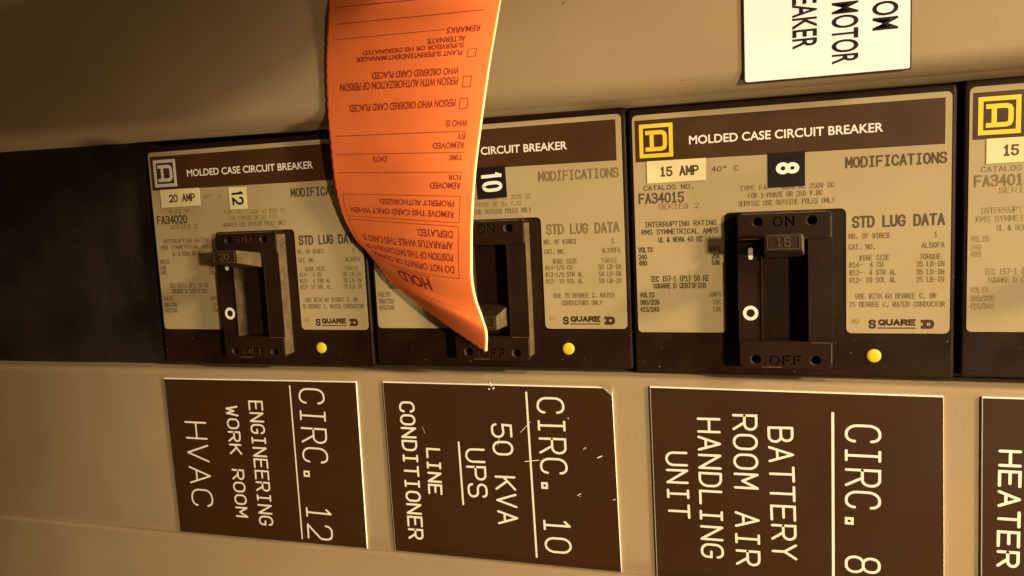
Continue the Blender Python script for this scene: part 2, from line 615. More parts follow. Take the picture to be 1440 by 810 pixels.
def lerp_table(tab, x):
    if x <= tab[0][0]:
        (a, b), (c, d) = tab[0], tab[1]
    elif x >= tab[-1][0]:
        (a, b), (c, d) = tab[-2], tab[-1]
    else:
        for k in range(len(tab) - 1):
            if tab[k][0] <= x <= tab[k + 1][0]:
                (a, b), (c, d) = tab[k], tab[k + 1]
                break
    return b + (d - b) * (x - a) / (c - a)


def profile_sheet(name, prof, edge, mat='paint', step=15.0):
    """sweeps a profile [(dy, z)] along x; y = edge(x) + dy"""
    mb = MB()
    n = int((X1 - X0) / step)
    for i in range(n):
        xa, xb = X0 + i * step, X0 + (i + 1) * step
        for (d0, z0), (d1, z1) in zip(prof, prof[1:]):
            mb.face([(xa, edge(xa) + d0, z0), (xa, edge(xa) + d1, z1), (xb, edge(xb) + d1, z1), (xb, edge(xb) + d0, z0)], mat, True)
    o = mb.build(name)
    bm = bmesh.new(); bm.from_mesh(o.data)
    bmesh.ops.remove_doubles(bm, verts=bm.verts, dist=1e-6)
    bmesh.ops.recalc_face_normals(bm, faces=bm.faces)
    # outward = +z on the large face
    big = max(bm.faces, key=lambda f: f.calc_area())
    if big.normal.z < 0:
        bmesh.ops.reverse_faces(bm, faces=bm.faces)
    for f in bm.faces: f.smooth = True
    bm.to_mesh(o.data); bm.free()
    return o


ZC = 8.0
up_edge = lambda x: lerp_table([(-82, -8.4), (98, -6.3), (228, -5.0), (337, -4.9)], x)
lo_edge = lambda x: lerp_table([(-100, 102.2), (118, 101.3), (226, 101.0), (340, 101.9)], x)
arc = lambda r, k, n: (r * math.sin(math.pi / 2 * k / n), r * math.cos(math.pi / 2 * k / n))

R1 = 7.5   # upper cover: face, bend, wall going down to the breakers
prof = [(-165, -6), (-165, ZC)] + [(-120, ZC), (-60, ZC), (-22, ZC)]
prof += [(-R1 + arc(R1, k, 8)[0], ZC - R1 + arc(R1, k, 8)[1]) for k in range(9)]
prof = prof[:-1] + [(.15, 1.2), (2.0, -1.0), (2.0, -8.0)]
o = profile_sheet("panel_cover", prof, up_edge)
mb = MB()
for (x0, y0, x1, y1, w) in ((248, -10.2, 256, -10.6, .10), (257, -10.4, 262, -10.6, .08), (205, -42, 206, -43, .3)):
    strip(mb, [(x0, y0), (x1, y1)], w, 'scuff', ZC if y0 < -14 else ZC - .35)
for k in range(22):
    x = random.uniform(-60, 360)
    speck(mb, x, random.uniform(-75, -16), ZC, random.uniform(.1, .3), random.choice(['scuff', 'scuff', 'chip']))
join(o, mb.build("marks"))
tag(o, "beige painted steel cover above the row of circuit breakers", "panel cover")

R2 = 3.2   # lower cover with a rounded lip, raised trim beyond the crease
crease = lambda x: 182.3
prof = [(0, -8.0)] + [(R2 - arc(R2, 8 - k, 8)[0], ZC - R2 + arc(R2, 8 - k, 8)[1]) for k in range(9)]
prof += [(20, ZC), (50, ZC), (79.5, ZC), (86, ZC), (86, -6)]
o = profile_sheet("panel_cover", prof, lo_edge)
mb = MB()
for k in range(24):
    speck(mb, random.choice([random.uniform(-100, 0), random.uniform(108, 117), random.uniform(222, 232), random.uniform(338, 345)]), random.uniform(108, 178), ZC, random.uniform(.1, .28), random.choice(['scuff', 'scuff', 'chip']))
join(o, mb.build("marks"))
tag(o, "beige painted steel cover below the breakers carrying the black engraved labels", "panel cover")

R3 = 1.6
TZ = ZC + 3.0
prof = [(0, ZC + .02)] + [(R3 - arc(R3, 6 - k, 6)[0], TZ - R3 + arc(R3, 6 - k, 6)[1]) for k in range(7)] + [(12, TZ + 2.4), (34, TZ + 8), (70, TZ + 17), (120, TZ + 29), (120, -30)]
o = profile_sheet("panel_trim", prof, lambda x: lerp_table([(-112, 182.4), (5, 182.3), (120, 181.2), (235, 180.9)], x))
tag(o, "raised beige steel trim along the bottom of the picture under the engraved labels", "panel trim")

mb = MB()
mb.box(X0, -175, X1, 310, -90, -86, 'void')
tag(mb.build("back_wall"), kind="structure")

# black blank filler plate left of the breakers: slightly dented sheet
mb = MB()
fx = [-415, -110, -64, -36, -20, -5.0]
fz = [-4.0, -3.9, -3.5, -4.2, -3.8, -3.9]
for i in range(5):
    mb.face([(fx[i], -30, fz[i]), (fx[i], 122, fz[i]), (fx[i + 1], 122, fz[i + 1]), (fx[i + 1], -30, fz[i + 1])], 'steel_dark')
mb.face([(-5, -30, -3.9), (-5, 122, -3.9), (-5, 122, -20), (-5, -30, -20)], 'steel_dark')
mb.face([(-415, -30, -20), (-415, 122, -20), (-415, 122, -4), (-415, -30, -4)], 'steel_dark')
for k in range(26):
    speck(mb, random.uniform(-100, -10), random.uniform(30, 96), -3.4, random.uniform(.12, .4), 'chip') if k < 7 else None
for (x0, y0, x1, y1, w) in ((-42, 36, -37, 98, .10), (-36, 30, -35, 60, .08), (-22, 70, -30, 82, .10), (-60, 55, -52, 70, .10), (-75, 82, -62, 90, .12),
                            (-20, 92, -34, 95, .14), (-88, 60, -84, 84, .09), (-15, 48, -14, 53, .25)):
    strip(mb, [(x0, y0), ((x0 + x1) / 2 + random.uniform(-1, 1), (y0 + y1) / 2), (x1, y1)], w * .55, 'faint', -3.35)
o = mb.build("filler_plate")
tag(o, "plain black filler plate in the empty slot left of the breakers", "filler plate")

# ------------------------------------------------------------------ circuit breakers
PITCH = 114.3


def case_mesh(seed):
    random.seed(seed)
    mb = MB()
    mb.prism(rounded([(-1.6, -2.4, 1.2), (111.3, -2.4, 1.2), (111.3, 100.5, 1.2), (-1.6, 100.5, 1.2)], 3), -14, -.3, 'bakelite')
    o = mb.build("case", bevel=1.1, segs=3)
    mb2 = MB()
    mb2.box(-1.2, -24, 110.9, 122, -86, -14.2, 'bakelite')     # lug ends under the covers
    for k in range(15):
        x, y = random.uniform(0, 110), random.uniform(86, 99)
        speck(mb2, x, y, -.3, random.choice([.12, .15, .2, .25, .35]), 'chip')
    for k in range(7):
        speck(mb2, random.choice([-.9, 110.7]), random.uniform(5, 99), -.45, random.uniform(.15, .4), 'chip')
    for k in range(5):
        speck(mb2, random.uniform(0, 110), random.choice([-1.7, 99.8]), -.45, random.uniform(.15, .4), 'chip')
    p = mb2.build("case_extra")
    join(o, p)
    return o


def cut(o, cutter):
    md = o.modifiers.new("cut", 'BOOLEAN')
    md.operation = 'DIFFERENCE'
    md.solver = 'EXACT'
    md.object = cutter
    dg = bpy.context.evaluated_depsgraph_get()
    me = bpy.data.meshes.new_from_object(o.evaluated_get(dg))
    o.modifiers.clear()
    o.data = me
    bpy.data.objects.remove(cutter)


def circle(x, y, r, n=20):
    return [(x + r * math.cos(2 * math.pi * k / n), y + r * math.sin(2 * math.pi * k / n)) for k in range(n)]


def engrave(o, s, x0, x1, yb, cap, hw):
    """cuts sloping sided strokes into the raised face"""
    for pl in lay(s, False, gap=2.4, n=3):
        pts = [(x0 + hw + px * (x1 - x0 - 2 * hw), yb - hw - py * (cap - 2 * hw)) for px, py in pl]
        if s[0] == 'O' and len(pts) > 8:
            cx = sum(p[0] for p in pts) / len(pts); cy = sum(p[1] for p in pts) / len(pts)
            outer = [(cx + (x - cx) * 1.28, cy + (y - cy) * 1.18) for x, y in pts[:-1]]
            inner = [(cx + (x - cx) * .62, cy + (y - cy) * .80) for x, y in pts[:-1]]
            mid = pts[:-1]
            n = len(mid)
            c = MB()
            for k in range(n):
                j = (k + 1) % n
                c.face([(*outer[k], HZ + .1), (*outer[j], HZ + .1), (*mid[j], HZ - .7), (*mid[k], HZ - .7)], 'bakelite')
                c.face([(*mid[k], HZ - .7), (*mid[j], HZ - .7), (*inner[j], HZ + .1), (*inner[k], HZ + .1)], 'bakelite')
                c.face([(*inner[k], HZ + .1), (*inner[j], HZ + .1), (*outer[j], HZ + .1), (*outer[k], HZ + .1)], 'bakelite')
            k = c.build("cutter", bevel=1e-5)
            cut(o, k)
            continue
        for a, b in zip(pts, pts[1:]):
            d = Vector((b[0] - a[0], b[1] - a[1])).normalized()
            n = Vector((-d.y, d.x))
            A = Vector(a) - d * hw * .6; B = Vector(b) + d * hw * .6
            top = [A + n * hw * 1.25, B + n * hw * 1.25, B - n * hw * 1.25, A - n * hw * 1.25]
            low = [A + n * hw * .2, B + n * hw * .2, B - n * hw * .2, A - n * hw * .2]
            c = MB()
            c.frustum([tuple(v) for v in low], HZ - .75, [tuple(v) for v in top], HZ + .1, 'bakelite')
            k = c.build("cutter")
            bmx = bmesh.new(); bmx.from_mesh(k.data); bmesh.ops.recalc_face_normals(bmx, faces=bmx.faces); bmx.to_mesh(k.data); bmx.free()
            cut(o, k)


HX0, HX1, HY0, HY1 = 38.4, 70.9, 38.6, 96.2
WX0, WX1, WY0, WY1 = 46.9, 62.8, 48.6, 86.2
HZ = 6.4


def housing_mesh():
    """raised escutcheon with the toggle window, four screw holes and moulded ON / OFF"""
    mb = MB()
    outline = rounded([(HX0, HY0, 1.8), (HX1, HY0, 1.8), (HX1, HY1, 1.8), (HX0, HY1, 1.8)], 4)
    mb.prism(outline, -.5, HZ, 'bakelite')
    o = mb.build("handle_housing", bevel=.55, segs=3)
    c = MB()
    c.box(WX0, WY0, WX1, WY1, -12, 20, 'bakelite')
    c.box(HX0 - 3, WY0 - .1, WX0 - .35, WY0 + 8.1, HZ - .9, 20, 'bakelite')            # recess round the | mark
    c.box(HX0 - 3, WY0 + 8.4, WX0 - .35, WY1, HZ - .55, 20, 'bakelite')
    c.box(WX1 + .5, WY0 - .2, HX1 + 3, WY1, HZ - .45, 20, 'bakelite')
    cut(o, c.build("cutter"))
    for hx, hy in ((45.5, 42.1), (64.0, 42.1), (44.2, 92.9), (65.0, 93.0)):
        c = MB()
        c.prism(circle(hx, hy, 1.45), HZ - 6, HZ + 4, 'bakelite')
        cut(o, c.build("cutter"))
        c = MB()
        c.frustum(circle(hx, hy, 1.3)[::-1], HZ - .7, circle(hx, hy, 2.3)[::-1], HZ + .3, 'bakelite')
        k = c.build("cutter")
        bmx = bmesh.new(); bmx.from_mesh(k.data); bmesh.ops.recalc_face_normals(bmx, faces=bmx.faces); bmx.to_mesh(k.data); bmx.free()
        cut(o, k)
    engrave(o, "ON", 50.6, 58.2, 44.1, 4.0, .42)
    engrave(o, "OFF", 48.8, 60.2, 95.1, 3.9, .42)
    lighten_sides(o, xmin=.0695)
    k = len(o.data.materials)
    o.data.materials.append(M['mid_tone'])  # lamplight on the window's left inner wall, painted as a paler tone
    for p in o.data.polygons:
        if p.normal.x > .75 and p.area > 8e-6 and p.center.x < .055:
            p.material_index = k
    e = MB()
    # curved shutter behind the window
    for k in range(16):
        ya, yb = WY0 - 2 + (WY1 - WY0 + 4) * k / 16, WY0 - 2 + (WY1 - WY0 + 4) * (k + 1) / 16
        zf = lambda y: -0.6 - 3.0 * ((y - 67.4) / 20.0) ** 2
        st = -.35 if (ya + yb) / 2 > 69.4 else 0
        e.face([(WX0 - 1, ya, zf(ya) + st), (WX0 - 1, yb, zf(yb) + st), (WX1 + 1, yb, zf(yb) + st), (WX1 + 1, ya, zf(ya) + st)], 'bakelite')
    strip(e, [(WX0 + .2, 69.4), (WX0 + 9, 69.4)], .10, 'chip', -.55)
    for k in range(9):
        speck(e, random.uniform(WX0 + 1, WX1 - 1), random.uniform(62, 74), -.6, random.uniform(.1, .28), 'chip')
    for k in range(8):
        speck(e, random.uniform(HX0 + 1, WX0 - 1), random.uniform(60, 95), HZ - .5 if False else HZ + .01, random.uniform(.08, .2), 'chip') if k > 5 else None
    # rubbed edges, with the bevel highlights painted into their colour
    strip(e, [(HX0 + 2.0, HY0 + .42), (HX1 - 2.0, HY0 + .42)], .11, 'worn_glint', HZ - .03)
    strip(e, [(HX1 - .42, HY0 + 2.2), (HX1 - .42, WY0 - .6)], .12, 'worn_glint', HZ - .03)
    strip(e, [(HX1 - .42, WY1 + .6), (HX1 - .42, HY1 - 2.2)], .12, 'worn_glint', HZ - .03)
    strip(e, [(WX0 - .62, WY0 + 8.6), (WX0 - .62, WY1 - .2)], .13, 'worn_glint', HZ - .55)
    strip(e, [(HX0 + 1, WY0 - .35), (WX0 - 1, WY0 - .35)], .10, 'worn_glint', HZ)
    strip(e, [(HX0 + 8, HY1 - .45), (HX0 + 15, HY1 - .45)], .10, 'worn_glint', HZ - .03)
    strip(e, [(WX1 + .7, WY1 + .3), (HX1 - .6, WY1 + .3)], .08, 'worn_glint', HZ)
    # the | and O marks, printed
    zi = HZ - .9
    e.prism(rounded([(42.2, 51.3, .7), (43.8, 51.3, .7), (43.8, 55.8, .7), (42.2, 55.8, .7)], 3), zi, zi + .25, 'cream_mark', bottom=False)
    zo = HZ - .55
    ring_o, ring_i = circle(42.7, 75.6, 2.75, 32), circle(42.7, 75.6, 1.5, 32)
    for k in range(32):
        j = (k + 1) % 32
        oriented(e, [(ring_o[k][0], ring_o[k][1], zo + .12), (ring_o[j][0], ring_o[j][1], zo + .12), (ring_i[j][0], ring_i[j][1], zo + .12), (ring_i[k][0], ring_i[k][1], zo + .12)], 'cream_mark')
    x = e.build("extra")
    join(o, x)
    return o


def lighten_sides(o, lim=.75, xmin=0.0):
    """lightens the faces that look along +x: dust plus painted-in lamplight"""
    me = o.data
    me.materials.append(M['dusty_lit'])
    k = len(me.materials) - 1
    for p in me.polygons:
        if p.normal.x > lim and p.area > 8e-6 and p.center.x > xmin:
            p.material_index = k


def toggle_mesh(on, digits):
    mb = MB()
    if on:
        bot = [(47.6, 45.6), (47.6, 56.2), (62.0, 56.2), (62.0, 45.6)]
        top = [(48.0, 45.6), (48.0, 51.6), (60.3, 51.6), (60.3, 45.6)]
        # stay inside the window at the foot
        bot = [(x, max(y, WY0 + .3)) for x, y in bot]
        ty = (45.6, 51.6); z1 = 21.5
    else:
        bot = [(47.6, 72.6), (47.6, 82.0), (62.0, 82.0), (62.0, 72.6)]
        top = [(48.0, 76.2), (48.0, 82.2), (60.3, 82.2), (60.3, 76.2)]
        ty = (76.0, 81.6); z1 = 16.0
    mb.frustum(bot, -1.0, top, z1, 'handle')
    o = mb.build("toggle", bevel=.35, segs=2)
    lighten_sides(o)
    e = MB()
    a, b = ty
    for pl in ([(49, a + .7), (59.3, a + .7)], [(49, b - .7), (59.3, b - .7)], [(48.9, a + .7), (48.9, b - .7)], [(59.4, a + .7), (59.4, b - .7)]):
        ribbon(e, pl, .14, 'mid_tone', lambda x, y, d: (x, y, z1 + d), height=.16)
    text(e, digits, 51.6, 56.6, b - 1.4, 3.3, .24, 'mid_tone', z=z1, height=.2)
    x = e.build("extra")
    join(o, x)
    return o


def slab_d(mb, x0, y0, x1, y1, hw, mat, z):
    """slab serif capital D drawn with heavy strokes"""
    w, h = x1 - x0, y1 - y0
    sx_ = x0 + w * .30
    put = lambda x, y, d: (x, y, z + d)
    ribbon(mb, smooth_line([(x0, y0 + hw), (x1 - hw, y0 + hw, w * .16), (x1 - hw, y1 - hw, w * .16), (x0, y1 - hw)], 2), hw, mat, put)
    ribbon(mb, [(sx_, y0 + 2 * hw - .05), (sx_, y1 - 2 * hw + .05)], hw, mat, put)


def nameplate(kind):
    """printed rating plate; kind is the circuit number"""
    mb = MB()
    outline = rounded([(0, 0, 1.8), (109.7, 0, 1.8), (109.7, 84, 1.8), (76.0, 84, 1.8), (76.0, 38.4, 2.0), (33.5, 38.4, 2.0), (33.5, 84, 1.6), (0, 84, 1.6)], 4)
    mb.prism(outline, -.28, 0, 'plate')
    mb.prism([(1.0, 2.0), (107.6, 2.0), (107.6, 17.7), (1.0, 17.7)], .01, .05, 'black_ink', bottom=False)
    lg = 'silver' if kind == 12 else 'yellow'
    ink = {12: 'ink_mid', 10: 'ink_mid', 8: 'ink', 6: 'ink_mid'}[kind]
    big = {12: 'ink', 10: 'ink_mid', 8: 'ink', 6: 'ink_mid'}[kind]
    low = {12: 'ink_mid', 10: 'ink_mid', 8: 'ink_mid', 6: 'ink_pale'}[kind]
    pale = {12: 'ink_pale', 10: 'ink_pale', 8: 'ink_mid', 6: 'ink_pale'}[kind]
    zt = .05
    # square emblem with slab D
    for pl in ([(2.6, 4.35), (15.3, 4.35)], [(2.6, 15.55), (15.3, 15.55)], [(3.35, 5.1), (3.35, 14.8)], [(14.55, 5.1), (14.55, 14.8)]):
        ribbon(mb, pl, .75, lg, lambda x, y, d: (x, y, zt + d))
    slab_d(mb, 4.9, 6.1, 13.1, 13.9, .78, lg, zt)
    set_line(mb, "MOLDED CASE CIRCUIT BREAKER", lambda x, y: (21.3 + 66.8 * x, 12.2 - 3.15 * y, zt + .05), 'white_ink', .018)
    # print
    z = 0
    amp = {12: '20', 10: '20', 8: '15', 6: '15'}[kind]
    c = .17
    def tx(s, x0, x1, y, cap, hw=c, m=ink):
        text(mb, s, x0, x1, y, cap, hw, m, z=z, n=2)
    tx("40* C", 29.3, 39.1, 22.9, 1.95, .15, pale if kind != 8 else 'ink')
    if kind != 10:
        tx("CATALOG NO.", 3.7, 23.0, 28.8, 1.95, .14, pale if kind == 12 else ink)
        tx("FA340" + amp, 1.7, 19.0, 33.8, 4.1, .33, big if kind != 6 else 'ink_mid')
        tx("SERIES 2", 9.2, 24.4, 36.2, 2.0, .14, low)
    tx("TYPE FA", 39.4, 49.0, 30.6, 2.0, .15, pale)
    tx("480V AC 250V DC", 54.0, 72.3, 30.8, 2.0, .15, pale)
    tx("FOR 1-PHASE OR 250 V.DC", 42.3, 68.2, 33.4, 2.0, .15, pale)
    tx("SERVICE USE OUTSIDE POLES ONLY", 38.7, 72.3, 36.3, 2.0, .13, low if kind != 12 else 'ink_mid')
    tx("MODIFICATIONS", 75.8, 108.3, 24.3, 4.0, .32, big)
    tx("INTERRUPTING RATING", 3.7, 30.7, 42.9, 2.1, .15, low if kind != 8 else ink)
    tx("RMS SYMMETRICAL AMPS", 2.5, 31.3, 45.8, 2.1, .15, low if kind != 8 else ink)
    tx("UL & NEMA 60 HZ", 8.8, 25.5, 48.9, 2.1, .15, low if kind != 8 else ink)
    lw = low if kind != 8 else ink
    tx("VOLTS", .95, 6.6, 52.6, 2.1, .17, lw); tx("AMPS", 27.5, 31.9, 52.7, 2.1, .15, pale)
    tx("240", .9, 4.3, 55.4, 2.1, .17, lw); tx("25K", 28.6, 31.9, 55.6, 2.1, .17, lw)
    tx("480", .9, 4.3, 57.8, 2.1, .17, lw); tx("18K", 28.6, 31.9, 58.0, 2.1, .17, lw)
    tx("IEC 157-1 (P1) 50 HZ", 5.4, 27.5, 64.1, 2.3, .17, lw)
    tx("SQUARE D CERTIFIED", 6.3, 26.5, 66.8, 2.1, .17, lw)
    tx("VOLTS", 1.0, 6.7, 70.3, 2.1, .17, lw); tx("AMPS", 27.6, 32.0, 70.3, 2.1, .15, low)
    tx("380/220", 1.0, 8.5, 73.2, 2.1, .17, lw); tx("18K", 28.7, 32.0, 73.2, 2.1, .15, low)
    tx("415/240", 1.0, 8.5, 76.0, 2.1, .17, lw); tx("18K", 28.7, 32.0, 76.0, 2.1, .15, low)
    tx("STD LUG DATA", 78.0, 107.9, 45.7, 4.3, .36, big)
    tx("NO. OF WIRES", 76.9, 90.3, 49.6, 2.0, .15, low); tx("1", 104.4, 105.8, 49.8, 2.0, .15, low)
    tx("CAT. NO.", 76.9, 85.9, 53.5, 2.0, .15, low)
    tx("AL100FA" if kind == 10 else "AL50FA", 100.6, 107.9, 53.5, 2.0, .15, low)
    tx("WIRE SIZE", 80.3, 90.4, 57.5, 2.0, .15, low); tx("TORQUE", 100.1, 106.8, 57.5, 2.0, .15, pale)
    a, b_, d = (("#14-1/0 CU", "#12-1/0 STR AL", "#12- 10 SOL AL"), "50", "50") and \
        ((("#14-1/0 CU", "#12-1/0 STR AL", "#12- 10 SOL AL"), "50 LB-IN", 3) if kind == 10 else (("#14-  4 CU", "#12-  4 STR AL", "#12- 10 SOL AL"), "35 LB-IN", 3))
    tx(a[0], 77.0, 88.4, 60.0, 2.0, .15, low); tx(b_, 99.0, 107.9, 60.1, 2.0, .15, low)
    tx(a[1], 77.0, 92.6, 62.8, 2.0, .15, low); tx(b_, 99.0, 107.9, 62.9, 2.0, .15, low)
    tx(a[2], 77.0, 92.6, 65.5, 2.0, .15, low); tx("50 LB-IN" if kind == 10 else "25 LB-IN", 99.0, 107.9, 65.6, 2.0, .15, low)
    if kind == 10:
        tx("USE 75 DEGREE C. RATED", 80.0, 105.0, 71.4, 2.0, .15, low)
        tx("CONDUCTORS ONLY", 83.5, 100.0, 74.4, 2.0, .15, low)
    else:
        tx("USE WITH 60 DEGREE C. OR", 79.1, 105.5, 71.4, 2.0, .15, low)
        tx("75 DEGREE C. RATED CONDUCTOR", 77.0, 108.2, 74.4, 2.0, .15, low)
    tx("AU", 77.9, 80.3, 80.5, 1.9, .12, 'ink_pale')
    # maker's word mark
    wm = 'black_ink' if kind != 6 else 'ink'
    text(mb, "S", 83.5, 86.0, 82.3, 3.35, .37, wm, z=0, n=2)
    text(mb, "QUARE", 86.7, 98.9, 81.2, 2.4, .33, wm, z=0, n=2)
    strip(mb, [(86.4, 82.05), (98.9, 82.05)], .2, wm, 0)
    slab_d(mb, 100.6, 79.0, 104.8, 82.3, .58, wm, 0)
    return mb.build("nameplate")


proto_case = {}
house = housing_mesh()
houses = {}


def breaker(kind, x, y, label):
    root = empty("circuit_breaker", P(x, y, 0))
    tag(root, label, "circuit breaker", "moulded case circuit breakers side by side")
    c = case_mesh(kind)
    c.parent = root
    nameplate(kind).parent = root
    if not houses:
        h = house
    else:
        h = house.copy(); COL.objects.link(h)
    houses[kind] = h
    h.parent = root
    t = toggle_mesh(kind != 10, {12: '20', 10: '20', 8: '15', 6: '15'}[kind])
    t.parent = root
    # yellow push-to-trip button, slightly domed
    mb = MB()
    rings = [(2.45, -.3), (2.4, .15), (1.9, .38), (1.0, .5)]
    for (r0, z0), (r1, z1) in zip(rings, rings[1:]):
        a, b = circle(85.3, 92.3, r0, 28), circle(85.3, 92.3, r1, 28)
        for k in range(28):
            j = (k + 1) % 28
            mb.face([(*a[k], z0), (*b[k], z1), (*b[j], z1), (*a[j], z0)], 'yellow_btn', True)
    oriented(mb, [(*p, .5) for p in circle(85.3, 92.3, 1.0, 28)], 'yellow_btn')
    a, b = circle(85.3, 92.3, 2.4, 28), circle(85.3, 92.3, 2.85, 28)
    for k in range(28):
        j = (k + 1) % 28
        oriented(mb, [(*a[k], -.24), (*b[k], -.24), (*b[j], -.24), (*a[j], -.24)], 'void')
    mb.build("trip_button", root)
    # amp sticker over the plate, number sticker
    if kind != 10:
        mb = MB()
        mb.prism([(5.2, 17.6), (27.3, 17.6), (27.2, 25.8), (5.2, 26.0)], .10, .22, 'sticker')
        text(mb, ("20" if kind == 12 else "15") + " AMP", 10.1, 24.7, 23.7, 3.75, .33, 'ink', z=.22, n=3)
        mb.build("rating_sticker", root)
    mb = MB()
    if kind == 12:
        mb.prism([(43.3, 18.2), (52.7, 18.6), (52.6, 28.4), (43.4, 28.4)], .10, .2, 'sticker')
        text_turned(mb, "12", (45.3, 20.5), (45.5, 26.0), 5.2, .48, 'vinyl', .2, n=5, mono=False, gap=1.7)
    elif kind == 10:
        mb.prism([(49.2, 17.3), (62.0, 17.0), (62.3, 29.8), (49.6, 30.2)], .10, .2, 'vinyl')
        text_turned(mb, "10", (52.2, 20.2), (52.5, 26.8), 7.4, .68, 'white_vinyl', .2, n=5, mono=False, gap=2.4, caps=False)
    elif kind == 8:
        mb.prism([(49.45, 17.4), (62.3, 17.2), (62.2, 29.8), (49.4, 29.9)], .10, .2, 'vinyl')
        set_turned(mb, "8", (52.3, 20.9), (52.3, 25.2), 7.9, 'white_vinyl', .2, .03)
    else:
        mb.prism([(49.45, 17.4), (62.3, 17.2), (62.2, 29.8), (49.4, 29.9)], .10, .2, 'vinyl')
        set_turned(mb, "6", (52.3, 20.9), (52.3, 25.2), 7.9, 'white_vinyl', .2, .03)
    mb.build("number_sticker", root)
    return root


breaker(12, 0, 0, "black circuit breaker with white 12 sticker and silver emblem beside the black filler plate")
breaker(10, 114.62, -.89, "black circuit breaker half hidden by the orange card, toggle at OFF")
breaker(8, 228.6, .35, "black circuit breaker with yellow emblem and black 8 sticker, whole front in view")
breaker(6, 343.54, -.36, "black circuit breaker with yellow emblem cut off by the picture's right edge")

# ------------------------------------------------------------------ engraved labels on the lower cover
ZL = ZC + .9


def engraved(name_label, corners, lines, rules, extra=None):
    """corners in mm TL, TR, BR, BL; lines (text, p0, p1, cap, hw)"""
    mb = MB()
    c = corners
    mb.prism(c, ZC + .02, ZL - .08, 'core')
    cx = sum(p[0] for p in c) / 4; cy = sum(p[1] for p in c) / 4
    ins = []
    for (x, y) in c:
        ins.append((x + (.26 if x < cx else -.08), y + (.46 if y < cy else -.12)))
    # sloping white rim then the black face
    n = 4
    for k in range(n):
        j = (k + 1) % n
        oriented(mb, [(*c[k], ZL - .08), (*c[j], ZL - .08), (*ins[j], ZL), (*ins[k], ZL)], 'core')
    oriented(mb, [(*p, ZL) for p in ins], 'laminate')
    for s, p0, p1, cap, hw in lines:
        text_turned(mb, s, p0, p1, cap, hw, 'white_ink', ZL)
    for p0, p1, hw in rules:
        strip(mb, [p0, p1], hw, 'white_ink', ZL, True)
    if extra:
        extra(mb)
    o = mb.build("engraved_label")
    tag(o, name_label, "label", "black engraved circuit labels")
    return o


def eng_line(s, b0, b1, capx, hw):
    """baseline start px, baseline end px, cap-top px at the start"""
    p0, p1 = at(*b0, ZL), at(*b1, ZL)
    q = at(*capx, ZL)
    d = Vector((p1[0] - p0[0], p1[1] - p0[1])).normalized()
    up = Vector((d.y, -d.x))
    cap = (q[0] - p0[0]) * up.x + (q[1] - p0[1]) * up.y
    return (s, (p0[0] + hw * up.x, p0[1] + hw * up.y + hw), (p1[0] + hw * up.x, p1[1] + hw * up.y - hw), cap - 2 * hw, hw)


def rule(a, b, hw):
    return (at(*a, ZL), at(*b, ZL), hw)


H = .42
engraved("black engraved label reading CIRC. 12 engineering work room HVAC, under breaker 12",
         [(4.3, 106.0), (106.6, 105.2), (106.2, 181.2), (5.0, 182.0)],
         [eng_line("CIRC@ 12", (419.3, 545), (433, 757), (455.6, 545), H),
          eng_line("ENGINEERING", (348.9, 563), (364.8, 738), (369, 562), H),
          eng_line("WORK ROOM", (316.7, 570), (332.2, 726.7), (334, 569), H),
          eng_line("HVAC", (259.3, 592), (270.5, 710.5), (289.5, 590), H)],
         [rule((407.4, 542.6), (425.2, 757), .33)])


def scratches(mb):
    for a, b, hw in (((732, 608), (746, 593), .10), ((738, 649), (758, 647), .16), ((760, 648), (770, 647), .08), ((840, 644), (847, 641), .2),
                     ((862, 703), (866, 702), .12), ((812, 697), (817, 694), .15), ((703, 612), (700, 626), .08), ((824, 629), (820, 632), .10), ((594, 600), (598, 610), .05)):
        strip(mb, [at(*a, ZL), at(*b, ZL)], hw, 'core', ZL + .02)
    for px in ((690, 541, 1.0), (694, 546, .8), (697, 541, .8), (688, 547, .5), (799, 588, .35), (816, 698, .25), (824, 631, .18)):
        x, y = at(px[0], px[1], ZL)
        speck(mb, x, y, ZL + .03, px[2], 'core')
    for k in range(5):
        x, y = random.uniform(122, 217), random.uniform(107, 178)
        speck(mb, x, y, ZL + .02, random.uniform(.06, .12), 'chip')
    # torn corner: the black skin is gone and a white flake stands up
    a, b, c = at(844, 542.5, ZL), at(861.5, 543, ZL), at(860.5, 557, ZL)
    oriented(mb, [(*a, ZL + .06), (*b, ZL + .06), (*c, ZL + .06)], 'paint')            # bare steel where the corner is missing
    m1 = (a[0] * .5 + c[0] * .5 + .9, a[1] * .5 + c[1] * .5 - .2)
    oriented(mb, [(*a, ZL + .10), (*m1, ZL + .45), (*c, ZL + .10)], 'core')
    mb.face([(*a, ZL + .09), (*c, ZL + .09), (*m1, ZL + .44)], 'core')


engraved("black engraved label with torn corner reading CIRC. 10 50 KVA UPS line conditioner",
         [(119.4, 104.9), (218.9, 104.7), (220.2, 180.6), (120.0, 180.9)],
         [eng_line("CIRC@ 10", (754, 558), (766.5, 776.5), (793, 559), .46),
          eng_line("50 KVA", (690, 595), (700.4, 737), (719.5, 596), .46),
          eng_line("UPS", (653.5, 630), (658.5, 699), (681.5, 630), .46),
          eng_line("LINE", (599, 629.5), (602.5, 694.5), (619, 629.5), .46),
          eng_line("CONDITIONER", (560.7, 564), (574.6, 757.5), (582.5, 564), .46)],
         [rule((740, 552), (754.8, 783), .42), rule((645, 622), (651.5, 709), .42)], scratches)

